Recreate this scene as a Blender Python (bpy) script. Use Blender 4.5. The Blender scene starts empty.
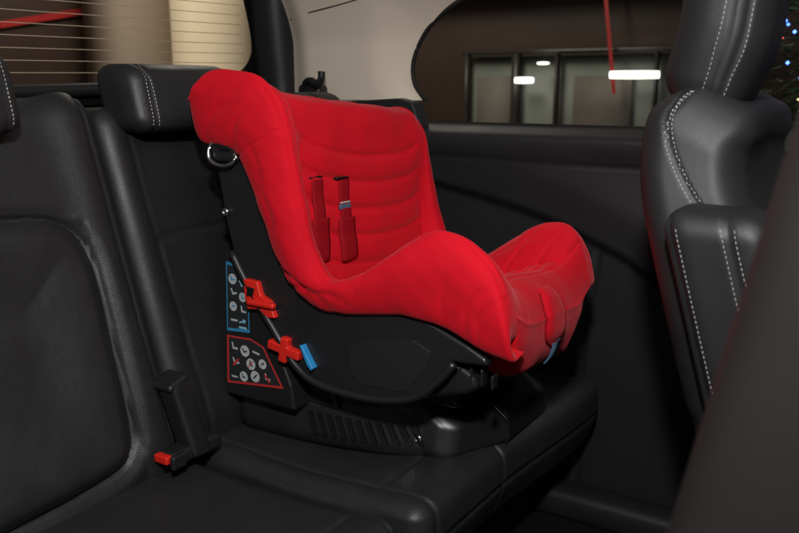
import bpy, bmesh, math, random
import numpy as np
from mathutils import Vector, Matrix
from mathutils.bvhtree import BVHTree
random.seed(4); np.random.seed(4)
scene=bpy.context.scene
COL=bpy.context.collection
# ------------------------------------------------------------------ materials
def new_mat(name):
    m=bpy.data.materials.new(name); m.use_nodes=True
    nt=m.node_tree; b=nt.nodes['Principled BSDF']
    return m,nt,b
def setin(b,k,v):
    if k in b.inputs: b.inputs[k].default_value=v
def surf(name,col,rough=.5,spec=.5,metal=0,bump=0,scale=200,kind='noise',var=0.0,varscale=6,sheen=0,detail=3,rvar=0.0,dist=.001,soft=None):
    m,nt,b=new_mat(name)
    setin(b,'Base Color',(*col,1)); setin(b,'Roughness',rough); setin(b,'Specular IOR Level',spec); setin(b,'Metallic',metal)
    if sheen: setin(b,'Sheen Weight',sheen); setin(b,'Sheen Roughness',.4); setin(b,'Sheen Tint',(1,.35,.38,1))
    tc=nt.nodes.new('ShaderNodeTexCoord')
    if var or rvar:
        n=nt.nodes.new('ShaderNodeTexNoise'); n.inputs['Scale'].default_value=varscale; n.inputs['Detail'].default_value=5
        nt.links.new(tc.outputs['Object'],n.inputs['Vector'])
        if var:
            mx=nt.nodes.new('ShaderNodeMix'); mx.data_type='RGBA'
            mx.inputs[6].default_value=(*[c*(1-var) for c in col],1); mx.inputs[7].default_value=(*[min(1,c*(1+var)) for c in col],1)
            nt.links.new(n.outputs['Fac'],mx.inputs[0]); nt.links.new(mx.outputs[2],b.inputs['Base Color'])
        if rvar:
            mr=nt.nodes.new('ShaderNodeMapRange'); mr.inputs['From Min'].default_value=.3; mr.inputs['From Max'].default_value=.7
            mr.inputs['To Min'].default_value=rough-rvar; mr.inputs['To Max'].default_value=rough+rvar
            nt.links.new(n.outputs['Fac'],mr.inputs['Value']); nt.links.new(mr.outputs[0],b.inputs['Roughness'])
    if bump:
        if kind=='voronoi':
            t=nt.nodes.new('ShaderNodeTexVoronoi'); t.inputs['Scale'].default_value=scale; out=t.outputs['Distance']
        elif kind=='grid':
            t=nt.nodes.new('ShaderNodeTexVoronoi'); t.inputs['Scale'].default_value=scale; t.inputs['Randomness'].default_value=0.0; out=t.outputs['Distance']
        elif kind=='noise':
            t=nt.nodes.new('ShaderNodeTexNoise'); t.inputs['Scale'].default_value=scale; t.inputs['Detail'].default_value=detail; out=t.outputs['Fac']
        elif kind=='wave':
            t=nt.nodes.new('ShaderNodeTexWave'); t.inputs['Scale'].default_value=scale; t.inputs['Distortion'].default_value=.3; out=t.outputs['Fac']
        nt.links.new(tc.outputs['Object'],t.inputs['Vector'])
        bp=nt.nodes.new('ShaderNodeBump'); bp.inputs['Strength'].default_value=bump; bp.inputs['Distance'].default_value=dist
        nt.links.new(out,bp.inputs['Height']); nt.links.new(bp.outputs[0],b.inputs['Normal'])
        if soft:
            t2=nt.nodes.new('ShaderNodeTexNoise'); t2.inputs['Scale'].default_value=soft[0]; t2.inputs['Detail'].default_value=6; t2.inputs['Roughness'].default_value=.55
            nt.links.new(tc.outputs['Object'],t2.inputs['Vector'])
            b2=nt.nodes.new('ShaderNodeBump'); b2.inputs['Strength'].default_value=soft[1]; b2.inputs['Distance'].default_value=soft[2]
            nt.links.new(t2.outputs['Fac'],b2.inputs['Height']); nt.links.new(b2.outputs[0],bp.inputs['Normal'])
    return m
M={}
M['leather']=surf('black_leather',(.0155,.016,.0175),.47,.42,bump=.32,scale=600,kind='voronoi',rvar=.05,varscale=14,var=.10,dist=.0006,soft=(45,.22,.003))
M['leatherf']=surf('smooth_black_leather',(.0155,.016,.0175),.50,.38,bump=.22,scale=800,kind='voronoi',rvar=.04,varscale=14,var=.10,dist=.0005,soft=(30,.12,.002))
M['leather2']=surf('charcoal_leather',(.0185,.019,.0207),.47,.42,bump=.32,scale=600,kind='voronoi',rvar=.05,varscale=14,var=.10,dist=.0006,soft=(40,.22,.003))
M['plastic']=surf('black_grained_plastic',(.013,.013,.014),.38,.45,bump=.25,scale=800,rvar=.06,varscale=12,dist=.0006)
M['trim']=surf('dark_trim_plastic',(.015,.015,.0165),.52,.38,bump=.3,scale=600,rvar=.05,varscale=7,dist=.0006)
M['pillar']=surf('dark_pillar_trim',(.0140,.0120,.0118),.55,.35,bump=.2,scale=700,rvar=.04,varscale=7,dist=.0005)
M['mesh']=surf('black_grid_textured_plastic',(.0145,.0145,.0155),.40,.5,bump=.9,scale=300,kind='grid',dist=.0012)
M['gloss']=surf('dark_gloss_plastic',(.008,.008,.009),.22,.5)
M['fabric']=surf('red_fabric',(.56,.0045,.015),.80,.13,bump=.35,scale=1100,var=.18,varscale=9,sheen=.20,soft=(38,.42,.0035))
M['fabric2']=surf('red_webbing',(.27,.004,.010),.8,.12,bump=.4,scale=500,kind='wave',dist=.0005)
M['redp']=surf('red_plastic',(.66,.02,.012),.35,.5,rvar=.05)
M['bluep']=surf('blue_plastic',(.02,.24,.55),.38,.5,rvar=.05)
M['bluegrey']=surf('blue_grey_webbing',(.07,.12,.20),.6,.3,bump=.5,scale=600,kind='wave')
M['chrome']=surf('brushed_metal',(.5,.5,.52),.3,.5,metal=1,rvar=.06)
M['thread']=surf('grey_thread',(.46,.45,.43),.7,.2,bump=.3,scale=900)
M['lining']=surf('beige_headliner',(.64,.565,.47),.92,.08,bump=.5,scale=600,var=.07,varscale=5)
M['carpet']=surf('black_carpet',(.010,.010,.010),.95,.05,bump=1,scale=350,var=.3,varscale=40)
M['rubber']=surf('black_rubber',(.006,.006,.006),.6,.3,bump=.2,scale=300)
M['stk']=surf('sticker_black',(.02,.022,.025),.4,.4,rvar=.03)
M['stkb']=surf('sticker_blue',(.03,.22,.42),.4,.4,rvar=.03)
M['stkr']=surf('sticker_red',(.45,.03,.03),.4,.4,rvar=.03)
M['stkw']=surf('sticker_pale',(.42,.44,.45),.5,.4,var=.25,varscale=120)
M['stkc']=surf('sticker_light_blue',(.22,.45,.60),.5,.4,var=.2,varscale=120)
M['wire']=surf('heater_wire',(.42,.33,.24),.6,.3,var=.1)
M['brown']=surf('brown_wall',(.040,.025,.020),.45,.35,var=.5,varscale=1.2,bump=.2,scale=20)
M['beige']=surf('beige_column',(.66,.55,.40),.7,.3,var=.06,varscale=2,bump=.1,scale=30)
M['beige2']=surf('brown_column',(.22,.17,.13),.7,.3,var=.12,varscale=2,bump=.1,scale=30)
M['greywall']=surf('grey_wall',(.13,.142,.128),.7,.3,var=.7,varscale=1.3,bump=.1,scale=30)
M['greywall2']=surf('taupe_wall',(.11,.098,.085),.7,.3,var=.4,varscale=1.3,bump=.1,scale=30)
M['dark']=surf('dark_frame',(.02,.018,.017),.4,.4,rvar=.05)
M['redstripe']=surf('red_stripe_paint',(.32,.02,.02),.4,.4,var=.1)
M['needle']=surf('green_needles',(.03,.075,.03),.6,.3,var=.4,varscale=30)
M['bark']=surf('brown_bark',(.06,.04,.025),.9,.2,var=.3,varscale=30,bump=.5,scale=60)
M['tiles']=surf('grey_floor_tiles',(.10,.095,.09),.3,.5,var=.1,varscale=2)
def emis(name,col,s):
    m,nt,b=new_mat(name); setin(b,'Base Color',(*col,1)); setin(b,'Emission Color',(*col,1)); setin(b,'Emission Strength',s)
    return m
M['lamp']=emis('lit_panel',(1,.97,.9),5)
M['lampb']=emis('blue_bulb',(.08,.2,1),8)
M['lampr']=emis('red_bulb',(1,.12,.1),6)
M['lampw']=emis('warm_bulb',(1,.7,.35),3)
def glassmat(name,tint,refl):
    m=bpy.data.materials.new(name); m.use_nodes=True; nt=m.node_tree; nt.nodes.clear()
    o=nt.nodes.new('ShaderNodeOutputMaterial'); t=nt.nodes.new('ShaderNodeBsdfTransparent'); t.inputs[0].default_value=(*tint,1)
    g=nt.nodes.new('ShaderNodeBsdfGlossy'); g.inputs['Roughness'].default_value=.03
    lw=nt.nodes.new('ShaderNodeLayerWeight'); lw.inputs[0].default_value=refl
    mx=nt.nodes.new('ShaderNodeMixShader'); nt.links.new(lw.outputs['Fresnel'],mx.inputs[0]); nt.links.new(t.outputs[0],mx.inputs[1]); nt.links.new(g.outputs[0],mx.inputs[2]); nt.links.new(mx.outputs[0],o.inputs[0])
    return m
M['glass']=glassmat('tinted_glass',(.60,.60,.57),.14)
# ------------------------------------------------------------------ helpers
def mkobj(name,verts,faces,mat,parent=None,smooth=True):
    me=bpy.data.meshes.new(name); me.from_pydata([tuple(map(float,v)) for v in verts],[],[tuple(map(int,f)) for f in faces]); me.update()
    bm=bmesh.new(); bm.from_mesh(me); bmesh.ops.remove_doubles(bm,verts=bm.verts,dist=1e-6); bmesh.ops.recalc_face_normals(bm,faces=bm.faces); bm.to_mesh(me); bm.free()
    if smooth: me.polygons.foreach_set('use_smooth',[True]*len(me.polygons))
    me.materials.append(M[mat] if isinstance(mat,str) else mat)
    ob=bpy.data.objects.new(name,me); COL.objects.link(ob)
    if parent: ob.parent=parent
    return ob
def empty(name,loc,label,cat,kind=None,group=None):
    e=bpy.data.objects.new(name,None); e.empty_display_size=.1; COL.objects.link(e)
    e['label']=label; e['category']=cat
    if group: e['group']=group
    return e
def polydist(P,poly):
    d=np.full(len(P),9.)
    for a,b in zip(poly[:-1],poly[1:]):
        a=np.array(a,float); b=np.array(b,float); ab=b-a; L=max((ab*ab).sum(),1e-12)
        t=np.clip(((P-a)@ab)/L,0,1); d=np.minimum(d,np.linalg.norm(P-(a+t[:,None]*ab),axis=1))
    return d
def cr(pts,n):
    P=np.array(pts,float); k=len(P); P=np.vstack([2*P[0]-P[1],P,2*P[-1]-P[-2]])
    u=np.linspace(0,k-1,n); i=np.minimum(u.astype(int),k-2); t=(u-i)[:,None]
    p0,p1,p2,p3=P[i],P[i+1],P[i+2],P[i+3]
    return .5*((2*p1)+(-p0+p2)*t+(2*p0-5*p1+4*p2-p3)*t*t+(-p0+3*p1-3*p2+p3)*t**3)
def rbox(name,center,size,r,res,mat,parent=None,disp=None,warp=None):
    s=np.array(size,float); h=s/2; n=np.maximum(2,np.ceil(s/res).astype(int))
    V=[];Fc=[]
    for ax in range(3):
        a,b=[i for i in range(3) if i!=ax]
        ga=np.linspace(-h[a],h[a],n[a]+1); gb=np.linspace(-h[b],h[b],n[b]+1)
        for sg in (-1,1):
            A,B=np.meshgrid(ga,gb,indexing='ij'); P=np.zeros((A.size,3)); P[:,a]=A.ravel(); P[:,b]=B.ravel(); P[:,ax]=sg*h[ax]
            off=sum(len(v) for v in V); V.append(P); m=n[b]+1
            for i in range(n[a]):
                for j in range(n[b]):
                    q=[off+i*m+j,off+(i+1)*m+j,off+(i+1)*m+j+1,off+i*m+j+1]; Fc.append(q)
    P=np.vstack(V)
    rr=min(r,h.min()*.999); inner=np.clip(P,-(h-rr),(h-rr)); d=P-inner; N=d/np.linalg.norm(d,axis=1)[:,None]
    P=inner+N*rr+np.array(center)
    if disp is not None: P=P+N*disp(P,N)[:,None]
    if warp is not None: P=warp(P)
    return mkobj(name,P,Fc,mat,parent)
def prism(name,pts,y0,y1,mat,parent=None,bevel=.004,smooth=True,mapf=None,seg=3):
    n=len(pts); V=[(x,y0,z) for x,z in pts]+[(x,y1,z) for x,z in pts]
    Fc=[list(range(n)),list(range(n,2*n))[::-1]]+[[i,(i+1)%n,n+(i+1)%n,n+i] for i in range(n)]
    ob=mkobj(name,V,Fc,mat,parent,smooth)
    me=ob.data; bm=bmesh.new(); bm.from_mesh(me)
    if bevel: bmesh.ops.bevel(bm,geom=[e for e in bm.edges],offset=bevel,segments=seg,affect='EDGES',profile=.5)
    bmesh.ops.triangulate(bm,faces=[f for f in bm.faces if len(f.verts)>4])
    if mapf:
        for v in bm.verts: v.co=Vector(mapf(*v.co))
    bmesh.ops.recalc_face_normals(bm,faces=bm.faces)
    bm.to_mesh(me); bm.free()
    me.polygons.foreach_set('use_smooth',[smooth]*len(me.polygons))
    if smooth:
        md=ob.modifiers.new('wn','WEIGHTED_NORMAL'); md.keep_sharp=False
    return ob
def tube(name,pts,rad,mat,parent=None,n=10,samples=40,flat=None):
    P=cr(pts,samples); V=[];Fc=[]
    for i in range(samples):
        t=P[min(i+1,samples-1)]-P[max(i-1,0)]; t/=np.linalg.norm(t)+1e-9
        up=np.array([0,0,1.]) if abs(t[2])<.9 else np.array([1.,0,0])
        a=np.cross(t,up); a/=np.linalg.norm(a); b=np.cross(a,t)
        ra,rb=(rad,rad) if flat is None else flat
        for k in range(n):
            an=2*math.pi*k/n; V.append(P[i]+a*math.cos(an)*ra+b*math.sin(an)*rb)
    for i in range(samples-1):
        for k in range(n): Fc.append([i*n+k,i*n+(k+1)%n,(i+1)*n+(k+1)%n,(i+1)*n+k])
    Fc.append(list(range(n))[::-1]); Fc.append([(samples-1)*n+k for k in range(n)])
    return mkobj(name,V,Fc,mat,parent)
def bvh(ob):
    bm=bmesh.new(); bm.from_mesh(ob.data); t=BVHTree.FromBMesh(bm); bm.free(); return t
def stitch(name,target,pts,parent,dash=.0036,gap=.0026,w=.0006,mat='thread'):
    t=bvh(target) if not isinstance(target,BVHTree) else target
    P=cr(pts,400); Q=[];Nn=[]
    for p in P:
        loc,no,_,_=t.find_nearest(Vector(p)); Q.append(np.array(loc)); Nn.append(np.array(no))
    Q=np.array(Q);Nn=np.array(Nn)
    L=np.r_[0,np.cumsum(np.linalg.norm(np.diff(Q,axis=0),axis=1))]
    V=[];Fc=[];s=0
    while s+dash<L[-1]:
        pa=np.array([np.interp(s,L,Q[:,k]) for k in range(3)]); pb=np.array([np.interp(s+dash,L,Q[:,k]) for k in range(3)])
        no=np.array([np.interp(s,L,Nn[:,k]) for k in range(3)]); d=pb-pa; l=np.linalg.norm(d)
        if l>1e-5:
            d/=l; c=np.cross(d,no); c/=np.linalg.norm(c)+1e-9; o=len(V)
            for q,e in ((pa,.55),(pa+(pb-pa)*.5,1.),(pb,.55)):
                V+= [q-c*w*e-no*.0004,q-c*w*.6*e+no*.0007*e,q+c*w*.6*e+no*.0007*e,q+c*w*e-no*.0004]
            for k in (0,4):
                for j in range(3): Fc.append([o+k+j,o+k+j+1,o+k+5+j,o+k+4+j])
        s+=dash+gap
    if V: return mkobj(name,V,Fc,mat,parent)
def smooth(e0,e1,x):
    t=np.clip((x-e0)/(e1-e0),0,1); return t*t*(3-2*t)
def wob(P,s,seed=0):
    r=np.random.RandomState(seed); o=np.zeros(len(P))
    for k in range(7):
        v=r.normal(size=3)*s; o+=np.sin(P@v+r.uniform(0,6.28))
    return o/7
# ================================================================== CAR BODY
car=empty('car_cabin',(0,0,0),'dark car cabin with black side trim and beige pillar lining','car')
xs=np.linspace(-1.62,.35,260); zs=np.linspace(-.36,.537,150)
X,Z=np.meshgrid(xs,zs,indexing='ij'); P2=np.c_[X.ravel(),Z.ravel()]
zl=cr([(-1.3,.435),(-1.1,.418),(-.955,.392),(-.80,.362),(-.66,.325),(-.572,.288),(-.51,.262),(-.47,.235)],60)
zled=np.interp(P2[:,0],zl[:,0],zl[:,1])
up=smooth(-.016,.010,P2[:,1]-zled)
xb=np.interp(P2[:,1],[-.36,.02,.17,.251,.32],[-.33,-.35,-.40,-.47,-.47])
fwd=smooth(-.014,.014,P2[:,0]-xb)
h=.020*np.maximum(up,fwd)
h+=.006*smooth(0,.10,P2[:,1]-zled)*(1-smooth(.08,.2,P2[:,1]-zled))
h+=.012*smooth(.440,.50,P2[:,1])
h-=.05*smooth(.508,.537,P2[:,1])
h-=.004*np.exp(-(polydist(P2,[(-1.3,.462),(-.4,.452)])/.003)**2)
h-=.006*np.exp(-(polydist(P2,[(-.572,.285),(-.60,.10),(-.60,-.36)])/.005)**2)
V=np.c_[P2[:,0],1.70-h,P2[:,1]]; nz=len(zs)
Fc=[[i*nz+j,(i+1)*nz+j,(i+1)*nz+j+1,i*nz+j+1] for i in range(len(xs)-1) for j in range(nz-1)]
mkobj('side_trim',V,Fc,'trim',car)
edge=[(-1.012,.585),(-1.040,.62),(-1.047,.66),(-1.036,.70),(-1.005,.748),(-.955,.787),(-.90,.812),(-.82,.832),(-.70,.845),(-.45,.85)]
E=cr(edge,60)
rows=[]
for k,(x,z) in enumerate(E):
    row=[]
    for t in np.linspace(0,1,40):
        ang=k/(len(E)-1)
        tx,tz=(-1.42+ (max(0,ang-.45)/.55)*1.05,.585+min(1,ang/.45)*.50)
        xx=x+(tx-x)*t; zz=z+(tz-z)*t
        row.append((xx,1.708-.9*max(0,zz-.72)**1.4-.045*math.sin(min(1,t*3.5)*math.pi/2)-.035*smooth(.75,1,np.array(t))*-1,zz))
    rows.append(row)
V=[p for r_ in rows for p in r_]; Fc=[[i*40+j,(i+1)*40+j,(i+1)*40+j+1,i*40+j+1] for i in range(len(rows)-1) for j in range(39)]
lin=mkobj('pillar_lining',V,Fc,'lining',car)
mkobj('roof_lining',[(-1.6,1.60,1.10),(-1.6,1.0,1.16),(.2,1.0,1.16),(.2,1.60,1.10)],[[0,1,2,3]],'lining',car)
lb=bvh(lin)
def onlin(x,z):
    l,_,_,_=lb.ray_cast(Vector((x,.8,z)),Vector((0,1,0))); return (x,(l[1] if l else 1.6)-.0005,z)
tube('lining_seam',[onlin(-1.39,.780),onlin(-1.30,.792),onlin(-1.2,.806),onlin(-1.12,.820),onlin(-1.06,.835)],.0014,'rubber',car)
tube('window_seal',[(x,1.702,z) for x,z in E[::3]],.005,'rubber',car,samples=90)
prism('pillar_base_trim',[(-1.50,.50),(-1.50,.590),(-1.38,.585),(-1.2,.582),(-1.06,.59),(-1.02,.580),(-1.0,.53),(-1.0,.50)],1.655,1.70,'trim',car,.004)
mkobj('side_window',[(-1.06,1.712,.52),(-.38,1.712,.52),(-.38,1.712,.9),(-1.06,1.712,.9)],[[0,1,2,3]],'glass',car)
mkobj('front_side_window',[(-.30,1.712,.52),(.35,1.712,.52),(.35,1.712,.9),(-.30,1.712,.9)],[[0,1,2,3]],'glass',car)
prism('centre_pillar',[(-.40,.50),(-.30,.50),(-.32,1.0),(-.38,1.0)],1.66,1.711,'trim',car,.008)
mkobj('floor_carpet',[(-1.5,-.2,-.33),(.4,-.2,-.33),(.4,1.72,-.33),(-1.5,1.72,-.33)],[[0,1,2,3]],'carpet',car)
rbox('floor_tunnel',(-.1,.55,-.30),(.9,.25,.16),.05,.03,'carpet',car)
rbox('door_sill',(-.45,1.655,-.30),(.9,.08,.07),.02,.02,'trim',car)
H=[(-1.52,.2,-.33),(-1.52,1.74,-.33),(-1.52,1.74,.605),(-1.52,.2,.60)]
mkobj('hatch_trim',H,[[0,1,2,3]],'trim',car)
tube('rear_shelf_edge',[(-1.49,.2,.605),(-1.49,.9,.607),(-1.49,1.4,.618),(-1.49,1.70,.625)],.014,'trim',car)
g=[(.2,.62),(.9,.62),(1.3,.628),(1.53,.642),(1.60,.655),(1.638,.690),(1.645,.73),(1.630,.80),(1.60,.90),(1.57,1.0)]
G=cr(g,50)
V=[]
for y,z in G: V.append((-1.50,y,z))
for (y,z) in G:
    V.append((-1.505,1.80 if z>.66 else y+(1.80-y)*max(0,(y-1.3)/.34), z if z>.66 else z-.045))
n=len(G); Fc=[[i,i+1,n+i+1,n+i] for i in range(n-1)]
mkobj('rear_window_surround',V,Fc,'gloss',car)
mkobj('rear_window',[(-1.515,.2,.6),(-1.515,1.72,.6),(-1.515,1.72,1.05),(-1.515,.2,1.05)],[[0,1,2,3]],'glass',car)
wv=[];wf=[]
for k in range(12):
    z0=.640+.0235*k
    pts=np.array([(-1.508,y,z0+.012*((y-.2)/1.44)**2) for y in np.linspace(.2,1.63-.002*k,24)])
    for i,p in enumerate(pts):
        wv+= [(p[0],p[1],p[2]-.0008),(p[0],p[1],p[2]+.0008)]
    o=k*48
    wf+=[[o+2*i,o+2*i+1,o+2*i+3,o+2*i+2] for i in range(23)]
mkobj('heater_wires',wv,wf,'wire',car)
rbox('rear_pillar_trim',(-1.455,1.705,.75),(.11,.11,.55),.045,.01,'trim',car,warp=lambda P:np.c_[P[:,0],P[:,1]-.10*np.clip(P[:,2]-.62,0,1)**1.0,P[:,2]])
tube('coat_hook',[(-1.310,1.62,.600),(-1.295,1.61,.625),(-1.270,1.60,.630),(-1.250,1.595,.622),(-1.237,1.595,.634),(-1.235,1.595,.652)],.009,'plastic',car)
rbox('hook_base',(-1.290,1.63,.605),(.07,.04,.035),.012,.005,'plastic',car)
def wp(P):
    Q=P.copy(); Q[:,0]=P[:,0]-.064+(P[:,2]-.586)*.195; return Q
rbox('near_pillar_trim',(.10,.52,.40),(.20,.14,.9),.035,.02,'pillar',car,warp=wp)
# ================================================================== REAR BENCH
bench=empty('rear_bench_seat',(0,0,0),'black leather rear bench seat with seams and low headrests','car seat')
def lean(th):
    def f(P):
        Q=P.copy(); z=P[:,2]; Q[:,0]=P[:,0]-1.0-.3*z-th/2-.03*smooth(.0,.12,-z+.06); return Q
    return f
def groove(P,N,polys,depth,w,axes=(1,2),face=0,sign=1):
    q=P[:,list(axes)]; o=np.zeros(len(P)); m=smooth(.2,.6,N[:,face]*sign)
    for pl_ in polys: o=np.minimum(o,-depth*np.exp(-(polydist(q,pl_)/w)**2))
    return o*m
s1=[[tuple(p) for p in cr([(.36,.425),(.60,.427),(.70,.426),(.77,.416),(.805,.39),(.820,.35),(.822,.28),(.818,.18),(.812,.09),(.80,.05),(.76,.025),(.6,.012),(.36,.01)],60)],[(.868,.62),(.868,.35),(.872,.0)]]
def d1(P,N):
    o=groove(P,N,s1,.009,.0030)
    y,z=P[:,1],P[:,2]; f=smooth(.2,.6,N[:,0])
    ins=polydist(np.c_[y,z],s1[0]); inside=(y<.82)&(z<.42)
    o+=f*np.where(inside,.012*smooth(0,.028,ins)-.016*smooth(.03,.15,ins),.012*np.exp(-((y-.845)/.035)**2)+.006*smooth(0,.025,ins))
    return o+.0014*wob(P,25,1)+.0004*wob(P,90,31)
rbox('backrest',(0,.5965,.28),(.13,.593,.64),.035,.004,'leather',bench,d1,lean(.13))
s2=[[(.955,.60),(.956,.4),(.965,.2),(.975,.0)],[(.965,.36),(1.3,.37),(1.6,.37)],[(1.55,.6),(1.55,.0)]]
def d2(P,N):
    o=groove(P,N,s2,.006,.0035); y=P[:,1]; f=smooth(.2,.6,N[:,0])
    return o+f*(.010*np.exp(-((y-.93)/.03)**2)-.012*np.exp(-((y-1.25)/.2)**2))+.0010*wob(P,22,2)
bk2=rbox('backrest',(0,1.275,.265),(.13,.75,.63),.03,.006,'leather',bench,d2,lean(.13))
def hr(yc,w,zc,hh,seams):
    def dd(P,N): return groove(P,N,seams,.004,.0035)+groove(P,N,seams,.004,.0035,face=2,axes=(1,2))+.004*smooth(.3,.9,N[:,0])+.0010*wob(P,30,3)
    def ww(P):
        Q=P.copy(); Q[:,0]=P[:,0]-1.155-.22*(P[:,2]-.6)+.0-.25*(P[:,1]-yc)**2*2; return Q
    return rbox('headrest',(0,yc,zc),(.10,w,hh),.030,.005,'leather',bench,dd,ww)
h0=hr(.585,.30,.610,.12,[[(.703,.5),(.703,.75)]])
h1=hr(1.055,.25,.598,.115,[[(.965,.5),(.965,.75)]])
h2=hr(1.425,.17,.562,.085,[[(1.41,.5),(1.41,.75)]])
stitch('stitching',h0,[(-1.09,.708,.56),(-1.10,.708,.62),(-1.14,.708,.69)],bench)
stitch('stitching',h1,[(-1.09,.961,.55),(-1.10,.961,.61),(-1.14,.961,.655)],bench)
stitch('stitching',h1,[(-1.09,.970,.55),(-1.10,.970,.61),(-1.14,.970,.655)],bench)
c1=[[(-.66,.3),(-.66,.905)],[(-.66,.905),(-.585,.905)]]
def d3(P,N):
    o=groove(P,N,c1,.007,.0030,axes=(0,1),face=2); f=smooth(.2,.6,N[:,2])
    return o+f*(-.012*np.exp(-((P[:,0]+.85)/.14)**2)+.006*np.exp(-((P[:,0]+.61)/.04)**2))+.0016*wob(P,18,5)+.0005*wob(P,70,32)
def wc(P):
    Q=P.copy(); t=smooth(.05,.16,-P[:,2]); Q[:,0]=P[:,0]-.03*t*(P[:,0]>-.7); return Q
rbox('seat_cushion',(-.815,.61,-.08),(.46,.630,.16),.030,.0045,'leather2',bench,d3,wc)
c2=[[(-1.0,.985),(-.58,.985)],[(-.665,.985),(-.665,1.60)],[(-.665,1.214),(-.5,1.214)]]
f2=[[(1.214,.05),(1.214,-.2)],[(.985,.05),(.985,-.2)],[(.93,-.060),(1.62,-.060)]]
def d4(P,N):
    o=groove(P,N,c2,.007,.0030,axes=(0,1),face=2)+groove(P,N,f2,.006,.0035,axes=(1,2),face=0); f=smooth(.2,.6,N[:,2])
    return o+f*(-.008*np.exp(-((P[:,0]+.82)/.12)**2)+.005*np.exp(-((P[:,0]+.60)/.05)**2))+.0014*wob(P,18,6)+.0005*wob(P,70,33)
def wc2(P):
    Q=wc(P); Q[:,0]+=.03*smooth(1.15,1.6,P[:,1])*smooth(-.8,-.6,P[:,0]); return Q
cu2=rbox('seat_cushion',(-.802,1.29,-.073),(.486,.70,.156),.032,.0045,'leather2',bench,d4,wc2)
rbox('seat_underframe',(-.84,.98,-.23),(.36,1.3,.18),.02,.03,'rubber',bench)
rbox('belt_guide',(-.990,.882,.085),(.045,.040,.13),.010,.004,'plastic',bench,warp=lambda P:np.c_[P[:,0]-.27*(P[:,2]-.08),P[:,1]+.10*(.16-P[:,2]),P[:,2]])
rbox('belt_guide_cap',(-.990,.880,.150),(.047,.042,.012),.005,.003,'plastic',bench,warp=lambda P:np.c_[P[:,0]-.27*(P[:,2]-.08),P[:,1],P[:,2]+.3*(P[:,1]-.895)])
bb=rbox('belt_buckle',(-.980,.890,.030),(.042,.110,.026),.010,.004,'plastic',bench)
rbox('buckle_button',(-.980,.832,.034),(.030,.014,.014),.003,.002,'redp',bb)
rbox('buckle_cheek',(-.956,.842,.032),(.010,.030,.024),.004,.002,'plastic',bb)
# ================================================================== CHILD SEAT
cseat=empty('child_car_seat',(0,0,0),'bright red padded child seat with black shell on rear bench','child seat')
YC=1.21
def shx(x): return .018-.036*smooth(-.56,-.45,np.asarray(x,float))+.012*smooth(-.70,-.85,np.asarray(x,float))
def cs(x,w,z): return (float(x+shx(x)*(w+.2)/.4), YC+w, z-.038*(w+.2)/.4)
ST=[ # O, R, I
((-1.045,.590),(-1.040,.600),(-1.030,.545)),
((-1.052,.582),(-1.010,.640),(-.985,.592)),
((-1.050,.556),(-.960,.643),(-.930,.610)),
((-1.035,.528),(-.908,.632),(-.890,.608)),
((-.992,.518),(-.872,.600),(-.868,.582)),
((-.958,.510),(-.853,.552),(-.864,.535)),
((-.930,.465),(-.840,.500),(-.862,.472)),
((-.907,.413),(-.826,.432),(-.858,.405)),
((-.883,.355),(-.806,.368),(-.853,.345)),
((-.847,.302),(-.772,.322),(-.838,.290)),
((-.791,.270),(-.715,.335),(-.790,.265)),
((-.719,.274),(-.657,.372),(-.720,.265)),
((-.636,.284),(-.612,.402),(-.660,.284)),
((-.568,.279),(-.570,.414),(-.610,.310)),
((-.510,.257),(-.526,.404),(-.562,.332)),
((-.473,.247),(-.490,.376),(-.508,.338)),
((-.455,.243),(-.467,.335),(-.474,.320)),
((-.453,.248),(-.457,.298),(-.457,.280)),
((-.466,.252),(-.466,.268),(-.459,.238)),
((-.500,.258),(-.500,.262),(-.478,.205)),
((-.530,.262),(-.530,.264),(-.518,.192)),
]
NS=280
flat=cr([o+r+i for o,r,i in ST],NS)
O_,R_,I_=flat[:,0:2],flat[:,2:4],flat[:,4:6]
rows=[]; NW=81
for k in range(NS):
    O,Rr,I=O_[k],R_[k],I_[k]; stt=k/(NS-1)*(len(ST)-1)
    def half(O,Rr,q,W0,fat=0.):
        a=lambda n_,b_: -(n_*q+b_*(1-q))
        ctrl=[(-.165,*(O*.9+I*.1)),(-.207-W0,*O),(-.222-W0,*(O*.55+Rr*.45)),(-.217-W0,*(O*.15+Rr*.85)),(a(.203,.196-.012*fat)-W0,*(Rr+(Rr-O)*.02)),(a(.190,.172-.022*fat),*(Rr*.8+I*.2)),(a(.174,.148-.034*fat),*(Rr*.25+I*.75)),(a(.155,.115-.040*fat),*I),(-.055,*I),(0,*I)]
        return cr(ctrl,NW)
    q=float(1-smooth(7.5,10,np.array(stt)))
    e=float(smooth(15.5,19,np.array(stt)))
    C=half(O,Rr,q,-.030*e)
    f=float(.20+.65*smooth(4.5,9,np.array(stt))+.15*smooth(9,11,np.array(stt)))
    ef=float(smooth(12.5,16.5,np.array(stt))); e3=float(smooth(16,19.5,np.array(stt)))
    Of=O+np.array([-.030*ef-.02*e3,.070*ef]); Rf=I+(Rr-I)*f+np.array([-.022,.045])*e3
    # round the upper far shoulder
    sh=float(np.exp(-((stt-3.6)/1.2)**2)); Rf=Rf+np.array([-.006,-.012])*sh
    C2=half(Of,Rf,q,-.020*ef-.012*e3-.010*sh,1.)
    full=np.vstack([C,np.c_[-C2[-2::-1,0],C2[-2::-1,1:]]])
    rows.append(full)
A=np.array(rows)
nwf=A.shape[1]
Pq=np.stack([A[...,1],A[...,0],A[...,2]],-1)
du=np.gradient(Pq,axis=0); dv=np.gradient(Pq,axis=1); Nn=np.cross(du,dv); Nn/=np.linalg.norm(Nn,axis=2)[...,None]+1e-9
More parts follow.
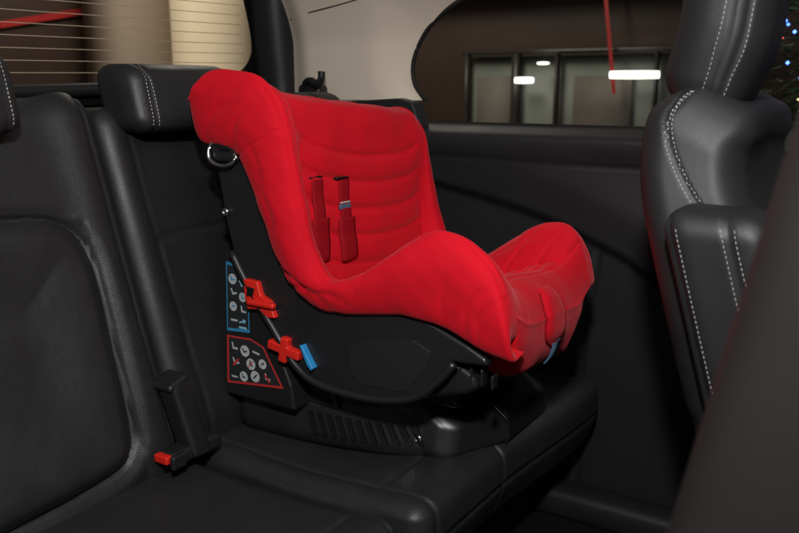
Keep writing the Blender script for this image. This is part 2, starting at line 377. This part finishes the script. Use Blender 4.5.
if Nn[110,nwf//2,0]+Nn[110,nwf//2,2]<0: Nn=-Nn
w=Pq[...,1].ravel(); x=Pq[...,0].ravel(); z=Pq[...,2].ravel(); kk=np.repeat(np.arange(NS),nwf); aw=np.abs(w)
colidx=np.tile(np.arange(nwf),NS); cen=np.abs(colidx-nwf//2)/(nwf//2)
disp=np.zeros(len(w))
st=kk/(NS-1)*(len(ST)-1)
inner=cen<.42
back=(st>3)&(st<9.4)
BW=np.c_[aw,z]
rz=(.524,.478,.430,.382,.332)
lines=[[tuple(p) for p in cr([(.0,zz-.008),(.05,zz-.006),(.10,zz-.001),(.135,zz+.007),(.158,zz+.018)],14)] for zz in rz]
g_=np.zeros(len(w))
for i_,l in enumerate(lines): g_=np.minimum(g_,-.0062*np.exp(-(polydist(BW,l)/.0036)**2))
off=.008*np.clip(aw/.14,0,1)**2*1.9
rib=.0042*np.abs(np.sin((z-.519-off)/.048*math.pi))**.7*(1-smooth(.140,.175,aw))*(z<.521+off)
disp+=np.where(back&(cen<.52),(g_+rib)*(1-smooth(.45,.52,cen))+.004*(1-smooth(.42,.50,cen)),0)*smooth(3,3.6,st)*(1-smooth(8.6,9.4,st))
# side bolsters of the back pad
disp+=.004*np.exp(-((cen-.47)/.05)**2)*smooth(3.2,4.2,st)*(1-smooth(8.5,9.5,st))
seat=(st>9.5)&(st<17.5)&inner
SX=np.c_[aw,x]
lines=[[(.0,xx),(.05,xx-.003),(.108,xx)] for xx in (-.74,-.69,-.64,-.595,-.555,-.520)]+[[(.112,-.8),(.112,-.52)]]
g_=np.zeros(len(w))
for l in lines: g_=np.minimum(g_,-.0075*np.exp(-(polydist(SX,l)/.0048)**2))
disp+=np.where(seat,g_+.004,0)*smooth(9.5,10.2,st)*(1-smooth(14.6,15.6,st))
disp+=.0024*np.exp(-((st-16.9)/.08)**2)*(cen<.55)
disp-=.0030*np.exp(-((cen-.60)/.007)**2)*smooth(3.2,4,st)*(1-smooth(15.5,16.5,st))
disp-=.0020*np.exp(-((cen-.93)/.008)**2)*smooth(3.2,4,st)*(1-smooth(15,16.5,st))
disp-=.0034*np.exp(-((cen-.475)/.007)**2)*smooth(3.6,4.2,st)*(1-smooth(12,14,st))*(w<0)
disp-=.0034*np.exp(-((st-5.0-.6*(cen-.6))/.035)**2)*(cen>.50)*(cen<.95)*(w<0)
for s0 in (12.3,13.6,14.8):
    disp-=.0030*np.exp(-((st-s0)/.08)**2)*smooth(.16,.24,cen)*(1-smooth(.48,.56,cen))*(w>0)
Pf=Pq.reshape(-1,3)
disp+=.0036*wob(Pf,28,8)+.0015*wob(Pf,75,9)
def crease(px,pz,ang,L_,wd,dp):
    global disp
    dx=x-px; dz=z-pz; a=dx*math.cos(ang)+dz*math.sin(ang); b=-dx*math.sin(ang)+dz*math.cos(ang)
    disp=disp-dp*np.exp(-(a/L_)**2-((b+.15*a*a/.02)/wd)**2)*(cen>.50)*(cen<.93)*(w<0)
for c_ in [(-.86,.33,-.7,.035,.004,.0038),(-.83,.315,-.5,.040,.004,.0042),(-.80,.30,-.3,.045,.005,.0036),(-.76,.30,-.1,.04,.005,.0024),(-.70,.33,.7,.03,.005,.0018),(-.50,.30,1.1,.03,.004,.0030),(-.52,.31,1.2,.035,.005,.0028),(-.56,.33,1.3,.03,.005,.0020),(-.98,.58,.5,.04,.006,.0032),(-.94,.56,.9,.03,.005,.0030),(-.90,.50,-1.2,.035,.005,.0022),(-.88,.43,-1.1,.04,.006,.0022)]:
    crease(*c_)
Nf=Nn.reshape(-1,3)
Pf=Pf+Nf*disp[:,None]
V=[cs(*p) for p in Pf]
Fc=[[i*nwf+j,(i+1)*nwf+j,(i+1)*nwf+j+1,i*nwf+j+1] for i in range(NS-1) for j in range(nwf-1)]
Fc.append([j for j in range(nwf)])
cover=mkobj('seat_cover',V,Fc,'fabric',cseat)
tc=bvh(cover)
VV=np.array(V).reshape(NS,nwf,3)
for c_i,e_ in ((nwf//2-int(.60*(nwf//2)),16.2),(nwf//2+int(.60*(nwf//2)),15.2)):
    i0,i1=int(NS*3.6/20),int(NS*e_/20)
    pts=[tuple(VV[i,c_i]) for i in range(i0,i1,4)]
    tube('cover_piping',pts,.0021,'fabric',cover,n=8,samples=260)
sidep=[(-1.018,.535),(-1.012,.47),(-1.000,.40),(-.985,.342),(-.958,.29),(-.905,.21),(-.865,.155),(-.81,.128),(-.70,.128),(-.61,.150),(-.575,.185),(-.555,.222),(-.495,.226),(-.500,.238),(-.53,.252),(-.60,.280),(-.72,.285),(-.80,.285),(-.86,.335),(-.89,.40),(-.92,.47),(-.955,.53),(-.99,.55)]
tub=[(-1.015,.53),(-1.010,.47),(-.998,.40),(-.983,.342),(-.955,.29),(-.902,.21),(-.86,.155),(-.81,.130),(-.70,.130),(-.61,.152),(-.54,.170),(-.52,.185),(-.53,.205),(-.60,.235),(-.78,.235),(-.85,.255),(-.89,.34),(-.91,.43),(-.93,.52),(-.96,.55)]
shell=prism('seat_shell',tub,-.178,.178,'plastic',cseat,.010,mapf=cs)
for a,b in ((-.196,-.176),(.160,.180)): prism('shell_side',sidep if a<0 else [(p,min(q,.50)) for p,q in sidep],a,b,'plastic',shell,.006,mapf=cs)
tex=[(-.740,.215),(-.700,.232),(-.620,.245),(-.590,.232),(-.600,.205),(-.630,.165),(-.650,.157),(-.720,.157),(-.742,.172)]
prism('textured_side_panel',tex,-.1972,-.192,'mesh',shell,.0006,mapf=cs,seg=1)
tube('shell_edge',[cs(*p) for p in [(-.985,-.199,.342),(-.95,-.200,.29),(-.895,-.200,.22),(-.85,-.200,.165),(-.80,-.200,.140),(-.70,-.200,.136),(-.62,-.200,.154),(-.575,-.200,.19),(-.55,-.198,.222)]],.0065,'plastic',shell)
for k in range(4):
    rbox('shell_rib',cs(-.552+.018*k,-.168,.210-.004*k),(.004,.02,.040-.006*k),.0015,.004,'plastic',shell)
# base: one long plinth that turns down to a rounded nose
def base_w(P):
    Q=P.copy(); t=np.clip((P[:,0]+1.03)/.40,0,1)
    near=np.clip((1.24-P[:,1])/.2,0,1)
    Q[:,1]=P[:,1]+(.075*t**2.2)*near
    Q[:,1]+=np.clip(P[:,2],0,.12)*.18*np.where(P[:,1]<1.24,1,-1)
    # the nose slants away: the near corner is cut back, the far side runs on forward
    fr=smooth(-.75,-.56,P[:,0]); Q[:,0]=P[:,0]-.055*fr*near+.0*near
    Q[:,2]=P[:,2]-.052*smooth(-.70,-.56,P[:,0])*np.clip(P[:,2]/.12,0,1)
    return Q
def base_d(P,N):
    return -.004*np.exp(-((P[:,2]-.084)/.004)**2)*(N[:,1]<-.5)*(P[:,0]<-.66)-.003*np.exp(-((P[:,1]-1.19)/.003)**2)*(N[:,2]>.5)*(P[:,0]>-.72)
base=rbox('seat_base',(-.795,1.235,.063),(.470,.40,.130),.036,.005,'plastic',cseat,base_d,base_w)
rbox('base_deck',(-.70,1.24,.125),(.22,.26,.05),.02,.01,'gloss',base)
bt=bvh(base)
lv=[];lf=[]
def basept(x,z):
    loc,no,_,_=bt.ray_cast(Vector((x,.8,z)),Vector((0,1,0))); return loc
for k in range(11):
    x0=-.862+k*.0178
    q=[(x0,.066-.0008*k),(x0+.009,.066-.0008*k),(x0+.024,.026),(x0+.015,.026)]
    pv=[]
    for xx,zz in q:
        l=basept(xx,zz) or basept(-.66,zz); pv.append((xx,l[1]-.0006,zz))
    o=len(lv)
    lv+=pv+[(p[0],p[1]-.004,p[2]) for p in pv]
    lf+=[[o+4,o+5,o+6,o+7],[o,o+1,o+5,o+4],[o+1,o+2,o+6,o+5],[o+2,o+3,o+7,o+6],[o+3,o,o+4,o+7]]
mkobj('vent_louvre',lv,lf,'gloss',base,smooth=False)
colp=[(-1.012,.338),(-.975,.333),(-.955,.300),(-.915,.225),(-.868,.118),(-.862,.075),(-1.022,.075)]
colm=prism('locking_column',colp,1.020,1.10,'plastic',cseat,.006)
prism('cross_link',[(-.98,.075),(-.80,.075),(-.84,.20),(-.93,.28)],1.06,1.36,'plastic',colm,.008)
yS=1.0188
def scaled(pts,s):
    c=np.mean(pts,axis=0); return [tuple(c+(np.array(p)-c)*s) for p in pts]
def disc(cx,cz,r,n=16): return [(cx+r*math.cos(2*math.pi*i/n),cz+r*math.sin(2*math.pi*i/n)) for i in range(n)]
def L(a,b,s,rot,shape):
    c,sn=math.cos(rot),math.sin(rot); return [(a+s*(p*c-q*sn),b+s*(p*sn+q*c)) for p,q in shape]
seat_i=[(-.7,.9),(-.35,.9),(-.15,.0),(.7,.05),(.75,-.35),(-.45,-.4)]
arrow_i=[(-.8,.15),(.2,.15),(.2,.5),(.9,0),(.2,-.5),(.2,-.15),(-.8,-.15)]
bar_i=[(-.9,.2),(.9,.2),(.9,-.2),(-.9,-.2)]
def sticker(layers,parent):
    me=bpy.data.meshes.new('instruction_sticker'); V=[];Fc=[];mi=[];mats=[]
    for li,(mt,polys) in enumerate(layers):
        mats.append(mt)
        for p in polys:
            o=len(V); V+=[(a,yS-.0003*li,b) for a,b in p]; Fc.append(list(range(o,o+len(p)))); mi.append(li)
    me.from_pydata(V,[],Fc)
    for m_ in mats: me.materials.append(M[m_])
    me.polygons.foreach_set('material_index',mi); me.update()
    ob=bpy.data.objects.new('instruction_sticker',me); COL.objects.link(ob); ob.parent=parent; return ob
bl=[(-1.006,.322),(-.975,.318),(-.957,.268),(-.957,.200),(-1.011,.196)]
rl=[(-1.012,.188),(-.955,.190),(-.926,.180),(-.884,.112),(-1.016,.098)]
sb=sticker([('stkb',[bl]),('stk',[scaled(bl,.91)]),
 ('stkw',[disc(-.992,.292,.0095),disc(-.970,.262,.0085),L(-.990,.268,.009,.2,seat_i),disc(-.993,.243,.0085),L(-.970,.238,.009,-.1,seat_i),L(-.992,.218,.009,0,bar_i)]),
 ('stkb',[L(-.992,.292,.007,.1,seat_i),L(-.970,.262,.006,-.3,seat_i),L(-.993,.243,.006,.4,arrow_i)]),
 ('stkc',[L(-.972,.286,.008,-.9,arrow_i),L(-.972,.218,.010,.3,arrow_i),L(-.972,.207,.010,0,bar_i)])],colm)
sb['label']='blue-edged instruction sticker with pictograms'
sr=sticker([('stkr',[rl]),('stk',[scaled(rl,.91)]),
 ('stkw',[L(-.994,.168,.010,0,seat_i),disc(-.970,.165,.0105),L(-.944,.166,.009,-.2,bar_i),disc(-.957,.143,.0105),disc(-.930,.148,.009),L(-.992,.141,.010,.2,seat_i),disc(-.975,.117,.0095),disc(-.948,.122,.0105),L(-.920,.124,.009,-.1,seat_i),L(-.997,.113,.008,0,bar_i)]),
 ('stk',[L(-.970,.165,.007,.3,seat_i),L(-.957,.143,.007,-.4,seat_i),L(-.930,.148,.006,.6,arrow_i),L(-.975,.117,.006,0,seat_i),L(-.948,.122,.007,.8,bar_i)]),
 ('stkr',[L(-.992,.141,.011,.8,bar_i),L(-.920,.124,.010,-.8,bar_i),L(-.957,.143,.010,.8,[(-.9,.1),(.9,.1),(.9,-.1),(-.9,-.1)])])],colm)
sr['label']='red-edged instruction sticker with pictograms'
rc=prism('release_clip',[(-.955,.300),(-.923,.298),(-.916,.275),(-.898,.268),(-.886,.240),(-.903,.238),(-.923,.250),(-.948,.247),(-.953,.27)],1.004,1.03,'redp',cseat,.003)
prism('clip_slot',[(-.943,.288),(-.928,.286),(-.933,.272),(-.946,.272)],1.0015,1.007,'gloss',rc,.0008)
rbox('clip_bridge',(-.913,1.002,.262),(.06,.012,.010),.004,.003,'redp',rc)
a_=math.radians(-10)
cross=[(-.008,.022),(.008,.022),(.008,.008),(.034,.008),(.034,-.008),(.008,-.008),(.008,-.022),(-.008,-.022),(-.008,-.008),(-.034,-.008),(-.034,.008),(-.008,.008)]
cross=[(-.870+p*math.cos(a_)-q*math.sin(a_),.188+p*math.sin(a_)+q*math.cos(a_)) for p,q in cross]
prism('belt_guide_clip',cross,1.002,1.02,'redp',cseat,.003)
prism('recline_lever',[(-.834,.203),(-.829,.204),(-.812,.176),(-.806,.168),(-.811,.163),(-.819,.171)],1.002,1.02,'bluep',cseat,.0015)
yh=1.008
tube('belt_hook',[(-1.002,yh,.535),(-1.014,yh-.006,.520),(-1.012,yh-.010,.500),(-.992,yh-.010,.490),(-.968,yh-.008,.492),(-.958,yh-.004,.504),(-.966,yh,.514)],.0038,'chrome',cseat,flat=(.0045,.0032))
rbox('hook_mount',(-.985,1.010,.518),(.055,.016,.046),.006,.004,'plastic',cseat)
rbox('hook_slot',(-.985,1.001,.520),(.034,.004,.012),.0015,.003,'gloss',cseat)
def bolt(x,z,y):
    V=[];Fc=[]
    for k,(r,d) in enumerate([(.0075,0),(.0075,-.003),(.0055,-.005),(.0035,-.005),(.003,-.002)]):
        for i in range(16): V.append((x+r*math.cos(i*math.pi/8),y+d,z+r*math.sin(i*math.pi/8)))
    for k in range(4):
        for i in range(16): Fc.append([k*16+i,k*16+(i+1)%16,(k+1)*16+(i+1)%16,(k+1)*16+i])
    Fc.append([64+i for i in range(16)]); return mkobj('bolt',V,Fc,'chrome',cseat)
bolt(-.994,.41,1.012)
bp_=basept(-.672,.036)
if bp_: bolt(-.672,.036,bp_[1])
def band(name,w0,w1,z0,z1,wd,th,mat,lift=.004):
    V=[];n_=44; xs_=[]
    for i in range(n_):
        t=i/(n_-1); o=cs(-.6,w0+(w1-w0)*t,z0+(z1-z0)*t)
        l,no,_,_=tc.ray_cast(Vector((o[0],o[1],o[2])),Vector((-1,0,0))); xs_.append(l[0] if l else -.85)
    xs_=np.array(xs_); pad=np.r_[[xs_[0]]*4,xs_,[xs_[-1]]*4]; xm=np.array([pad[i:i+9].max() for i in range(n_)]); pad=np.r_[[xm[0]]*3,xm,[xm[-1]]*3]; xm=np.array([pad[i:i+7].mean() for i in range(n_)])
    for i in range(n_):
        t=i/(n_-1); o=cs(-.85,w0+(w1-w0)*t,z0+(z1-z0)*t)
        en=min(1,math.sqrt(max(0,1-(1-min(1,(i+.5)/4))**2)),math.sqrt(max(0,1-(1-min(1,(n_-i-.5)/4))**2)))
        for a in np.linspace(-1,1,7):
            V.append((xm[i]+lift+th*math.sqrt(max(0,1-abs(a)**5))*en-.001,o[1]+wd/2*a*(.9+.1*en),o[2]))
    Fc=[[i*7+k,i*7+k+1,(i+1)*7+k+1,(i+1)*7+k] for i in range(n_-1) for k in range(6)]
    ob=mkobj(name,V,Fc,mat,cseat); md=ob.modifiers.new('s','SOLIDIFY'); md.thickness=.002; md.offset=-1; return ob
wc_=-.098
for sg in (-1,1):
    band('harness_strap',wc_+.034*sg,wc_+.034*sg,.474,.340,.028,.001,'fabric2',.0005)
    band('shoulder_pad',wc_+.034*sg,wc_+.036*sg,.408,.335,.046,.003,'fabric2',.0015)
    rbox('strap_slot',cs(-.8595,wc_+.034*sg,.477),(.008,.036,.004),.0015,.002,'rubber',cseat)
rbox('harness_buckle',cs(-.76,-.02,.285),(.045,.055,.022),.008,.004,'plastic',cseat)
rbox('chest_label',cs(-.8525,wc_+.034,.428),(.006,.030,.009),.002,.002,'bluegrey',cseat)
rbox('chest_label_edge',cs(-.8525,wc_+.034,.435),(.006,.028,.003),.0015,.002,'stkw',cseat)
# adjuster flap on the front lip
def lipray(w_,z_):
    o=cs(-.40,w_,z_); l,no,_,_=tc.ray_cast(Vector((o[0]+.1,o[1],o[2])),Vector((-1,0,0))); return np.array(l) if l else np.array(cs(-.47,w_,z_))
wc0=-.030; V=[];Fc=[]; nr=30
grid=[]
for i in range(nr):
    t=i/(nr-1); zz=.328-t*.090
    hw=.046*(.80+.20*t)*math.sqrt(max(.06,1-(1-min(1,(nr-1-i+.5)/10))**2))*math.sqrt(max(.2,1-(1-min(1,(i+.8)/5))**2))
    row=[]
    for a in np.linspace(-1,1,15):
        p=lipray(wc0+hw*a,zz); e=.012*max(0,1-a**4)**.5*min(1,math.sqrt((i+.3)/5))*min(1,math.sqrt((nr-i)/5))
        row.append(p+np.array((.85,-.12,.45))*(e-.0006))
    grid.append(np.array(row))
G_=np.array(grid)
for _ in range(6): G_[1:-1,1:-1]=(G_[1:-1,1:-1]*2+G_[:-2,1:-1]+G_[2:,1:-1]+G_[1:-1,:-2]+G_[1:-1,2:])/6
V=[tuple(p) for p in G_.reshape(-1,3)]
for i in range(nr-1):
    for k in range(14): Fc.append([i*15+k,i*15+k+1,(i+1)*15+k+1,(i+1)*15+k])
flap=mkobj('adjuster_flap',V,Fc,'fabric',cseat)
rim=[G_[i][0] for i in range(2,nr,3)]+[G_[nr-1][k] for k in (3,7,11)]+[G_[i][14] for i in range(nr-2,1,-3)]
tube('flap_piping',[tuple(p+np.array((.0020,0,.0008))) for p in rim],.0018,'fabric2',flap,n=8,samples=90)
V=[];Fc=[]
base_pts=[lipray(wc0,zz) for zz in (.244,.234,.224,.215,.207)]
sp=cr([tuple(p+np.array((.005,0,0))) for p in base_pts],16)
for p in sp:
    for a in (-1,1):
        for b in (0,.003): V.append((p[0]+b,p[1]+.014*a,p[2]))
for i in range(15):
    o=i*4
    Fc+=[[o,o+4,o+5,o+1],[o+1,o+5,o+7,o+3],[o+3,o+7,o+6,o+2],[o+2,o+6,o+4,o]]
mkobj('adjuster_strap',V,Fc,'bluegrey',cseat)
# ================================================================== FRONT SEAT
fs=empty('front_seat',(0,0,0),'black leather front seat with pale contrast stitching and headrest','car seat')
zc_=np.array([-.1,.168,.219,.387,.476,.539,.59,.617,.66]); xr=np.array([-.15,-.217,-.236,-.286,-.311,-.318,-.311,-.290,-.26])-.013
xk=cr(np.c_[zc_,xr],200)
def rearx(z): return np.interp(z,xk[:,0],xk[:,1])
def fw(P):
    Q=P.copy(); zz=P[:,2]; t=smooth(.30,.68,zz)
    Q[:,0]=rearx(zz)+(P[:,0]+.11)*(1-.42*t)
    yc=1.27; Q[:,1]=yc+(P[:,1]-yc)*(1-.22*t)
    Q[:,2]=zz-.30*np.clip(P[:,0]+.11,0,1)*smooth(.30,.62,zz)
    return Q
sfp=[(-.09,.66),(-.065,.61),(-.02,.55),(.02,.48),(.05,.40),(.07,.30),(.08,.15),(.08,-.1)]
sf=[[tuple(p) for p in cr(sfp,50)]]
def df(P,N):
    o=groove(P,N,sf,.005,.0030,axes=(0,2),face=1,sign=-1)
    o+=.0007*wob(P,16,12)-.010*smooth(.3,.9,N[:,0])*np.exp(-((P[:,1]-1.27)/.13)**2)
    return o
bkf=rbox('backrest',(0,1.27,.262),(.20,.48,.755),.060,.006,'leatherf',fs,df,fw)
def seamline(pts,y=1.02):
    out=[]
    for a,b in pts:
        q=fw(np.array([[a,y,b]]))[0]; out.append(tuple(q))
    return out
stitch('stitching',bkf,seamline([(a+.006,b) for a,b in sfp[:-1]]),fs,w=.0005)
stitch('stitching',bkf,seamline([(a-.006,b) for a,b in sfp[:-1]]),fs,w=.0005)
def bw(P):
    Q=P.copy(); Q[:,0]=rearx(P[:,2])+ P[:,0]+.128; return Q
def db(P,N): return groove(P,N,[[(-.058,.5),(-.058,.1)],[(.008,.5),(.011,.1)]],.004,.0030,axes=(0,2),face=1,sign=-1)+.004*smooth(.2,.8,-N[:,1])+.0005*wob(P,30,35)
bol=rbox('side_bolster',(-.006,1.035,.272),(.132,.10,.41),.034,.005,'leatherf',fs,db,bw)
def bl_(pts): return [tuple(bw(np.array([[a,.98,b]]))[0]) for a,b in pts]
stitch('stitching',bol,bl_([(-.052,.455),(-.052,.35),(-.052,.09)]),fs,w=.0005)
stitch('stitching',bol,bl_([(.015,.46),(.016,.35),(.018,.2)]),fs,w=.0005)
stitch('stitching',bol,bl_([(.001,.46),(.002,.35),(.003,.2)]),fs,w=.0005)
def hw_(P):
    Q=P.copy(); zz=P[:,2]; low=1-smooth(.57,.70,zz)
    f=np.where(P[:,0]>0,1-.34*low,1.0+.10*low)
    Q[:,0]=-.237+P[:,0]*f+.10*(zz-.70)-.008*low
    Q[:,1]=1.19+(P[:,1]-1.19)*(1-.10*low); Q[:,2]=zz-.34*P[:,0]; return Q
def dh(P,N): return groove(P,N,[[(.010,.9),(.012,.70),(.004,.55)],[(.030,.9),(.032,.70),(.024,.55)]],.003,.003,axes=(0,2),face=1,sign=-1)+.0008*wob(P,30,14)
hrf=rbox('headrest',(0,1.19,.714),(.112,.17,.27),.048,.005,'leatherf',fs,dh,hw_)
for pts in ([(-.003,.59),(.003,.65),(.005,.72),(.003,.82)],[(.029,.59),(.037,.65),(.039,.72),(.037,.82)]):
    stitch('stitching',hrf,[tuple(hw_(np.array([[a,1.10,b]]))[0]) for a,b in pts],fs,w=.0005)
for yy in (1.17,1.25): tube('headrest_post',[(-.255,yy,.50),(-.250,yy,.58),(-.245,yy,.66)],.006,'gloss',fs)
# ================================================================== OUTSIDE
fl_=mkobj('ground',[(-14,-8,-.8),(12,-8,-.8),(12,16,-.8),(-14,16,-.8)],[[0,1,2,3]],'tiles'); fl_['kind']='structure'
def box(name,c,s,mat,parent=None,bev=.01): return rbox(name,c,s,bev,max(s)/3,mat,parent)
wl=empty('showroom_wall',(0,0,0),'dark brown showroom wall with a glazed lit partition','wall')
box('wall_panel',(-4,7.0,1.2),(12,.1,4),'brown',wl)
box('partition_room',(-2.45,6.9,.2),(2.4,.06,1.35),'greywall',wl)
box('partition_door',(-3.35,6.85,.1),(.34,.04,1.2),'greywall2',wl)
box('partition_screen',(-2.35,6.84,.30),(.5,.04,.8),'greywall2',wl)
for xx,ww_ in ((-3.6,.04),(-3.12,.07),(-2.74,.03),(-1.9,.03),(-1.3,.05)): box('partition_frame',(xx,6.8,.2),(ww_,.08,1.4),'dark',wl)
box('partition_frame',(-2.4,6.8,.9),(2.5,.08,.04),'dark',wl)
mkobj('red_stripe',[(-2.42,6.7,1.9),(-2.39,6.7,1.9),(-2.19,6.7,.55),(-2.22,6.7,.55)],[[0,1,2,3]],'redstripe',wl)
box('wall_beam',(-3.0,6.75,1.45),(4.5,.2,.12),'beige2',wl)
for (xx,zz,ww,hh) in ((-3.0,.66,.17,.05),(-2.05,.70,.40,.06),(-2.83,.80,.10,.02)):
    o=box('ceiling_light',(xx,6.70,zz),(ww,.04,hh),'lamp'); o['label']='bright rectangular light panel in the showroom'; o['category']='lamp'; o['group']='light panels in the showroom'
rw=empty('brown_side_wall',(0,0,0),'brown showroom wall with a red stripe behind the car','wall')
box('wall_panel',(-7,4,1),(.1,9,4),'brown',rw)
mkobj('red_stripe',[(-6.9,4.4,1.10),(-6.9,5.9,1.40),(-6.9,5.9,1.46),(-6.9,4.4,1.16)],[[0,1,2,3]],'redstripe',rw)
c=box('column',(-6.2,6.15,.8),(.6,.95,3.2),'beige'); c['label']='tall beige square column behind the car'; c['category']='column'
c=box('column',(-6.4,5.35,.8),(.5,.60,3.2),'beige2'); c['label']='brown square column beside the beige one'; c['category']='column'
tree=empty('christmas_tree',(0,0,0),'green Christmas tree with blue and red lights outside the window','tree')
tx,ty=-.20,3.0
tube('trunk',[(tx,ty,-.8),(tx,ty,.3),(tx,ty,1.6)],.04,'bark',tree)
V=[];Fc=[]
for i in range(7500):
    zz=random.uniform(-.3,1.9); R=.62*(2.0-zz)/2.0; a=random.uniform(0,6.28); r=R*random.uniform(.35,1.0)*(1+.12*math.sin(a*7+zz*9))
    p=np.array([tx+r*math.cos(a),ty+r*math.sin(a),zz-.12*r]); d=np.array([math.cos(a+random.uniform(-.7,.7)),math.sin(a+random.uniform(-.7,.7)),random.uniform(-.5,.4)]); d/=np.linalg.norm(d)
    l=random.uniform(.03,.07); s_=np.cross(d,[random.uniform(-1,1),random.uniform(-1,1),1]); s_/=np.linalg.norm(s_)+1e-9; o=len(V)
    V+=[p-s_*.005,p+s_*.005,p+d*l]; Fc.append([o,o+1,o+2])
mkobj('crown',V,Fc,'needle',tree,smooth=False)
for nm,mt,cnt in (('blue_lights','lampb',420),('red_lights','lampr',130),('warm_lights','lampw',50)):
    V=[];Fc=[]
    for i in range(cnt):
        zz=random.uniform(-.3,1.8); R=.66*(2.0-zz)/2.0; a=random.uniform(0,6.28); c_=np.array([tx+R*math.cos(a),ty+R*math.sin(a),zz-.1*R]); o=len(V); r=.006
        V+=[c_+np.array(q)*r for q in ((1,0,0),(-1,0,0),(0,1,0),(0,-1,0),(0,0,1),(0,0,-1))]
        Fc+=[[o+a1,o+b1,o+c1_] for a1,b1,c1_ in ((0,2,4),(2,1,4),(1,3,4),(3,0,4),(2,0,5),(1,2,5),(3,1,5),(0,3,5))]
    ob=mkobj(nm,V,Fc,mt,tree); ob['kind']='stuff'
# ================================================================== LIGHT
def area(name,loc,target,size,power,col=(1,1,1)):
    l=bpy.data.lights.new(name,'AREA'); l.shape='DISK'; l.size=size; l.energy=power; l.color=col
    o=bpy.data.objects.new(name,l); o.location=loc; COL.objects.link(o)
    o.rotation_euler=(Vector(target)-Vector(loc)).to_track_quat('-Z','Y').to_euler(); return o
area('flash',(-.02,.0,1.05),(-.70,1.2,.25),.09,17,(1,.98,.96))
area('bounce',(.05,.55,1.25),(-.6,1.35,-.1),.8,4.5,(1,.97,.93))
area('showroom_fill',(-3.5,4.5,3.2),(-3.5,5.5,0),1.5,120,(1,.93,.82))  # unseen fill, added to brighten the showroom behind the side window
area('showroom_fill',(-4,3.5,3.2),(-6.5,5,0.8),1.5,150,(1,.93,.82))  # second added fill, aimed at the columns behind the car
area('showroom_fill',(.3,2.2,2.6),(-.15,3,.6),.8,25,(1,.95,.9))  # added fill near the tree to brighten it, no fixture there
w_=bpy.data.worlds.new('World'); scene.world=w_; w_.use_nodes=True
bg=w_.node_tree.nodes['Background']; bg.inputs[0].default_value=(1,.93,.86,1); bg.inputs[1].default_value=.09
# ================================================================== CAMERA
cam=bpy.data.cameras.new('camera'); co=bpy.data.objects.new('camera',cam); COL.objects.link(co); scene.camera=co
cam.sensor_width=36; cam.lens=825/799*36; cam.clip_start=.02; cam.clip_end=100
co.location=(0,0,.62); co.rotation_euler=(math.radians(90-12.4),0,math.radians(32.5))
cam.dof.use_dof=True; cam.dof.focus_distance=1.38; cam.dof.aperture_fstop=6
scene.view_settings.view_transform='Standard'; scene.view_settings.look='None'; scene.view_settings.exposure=0
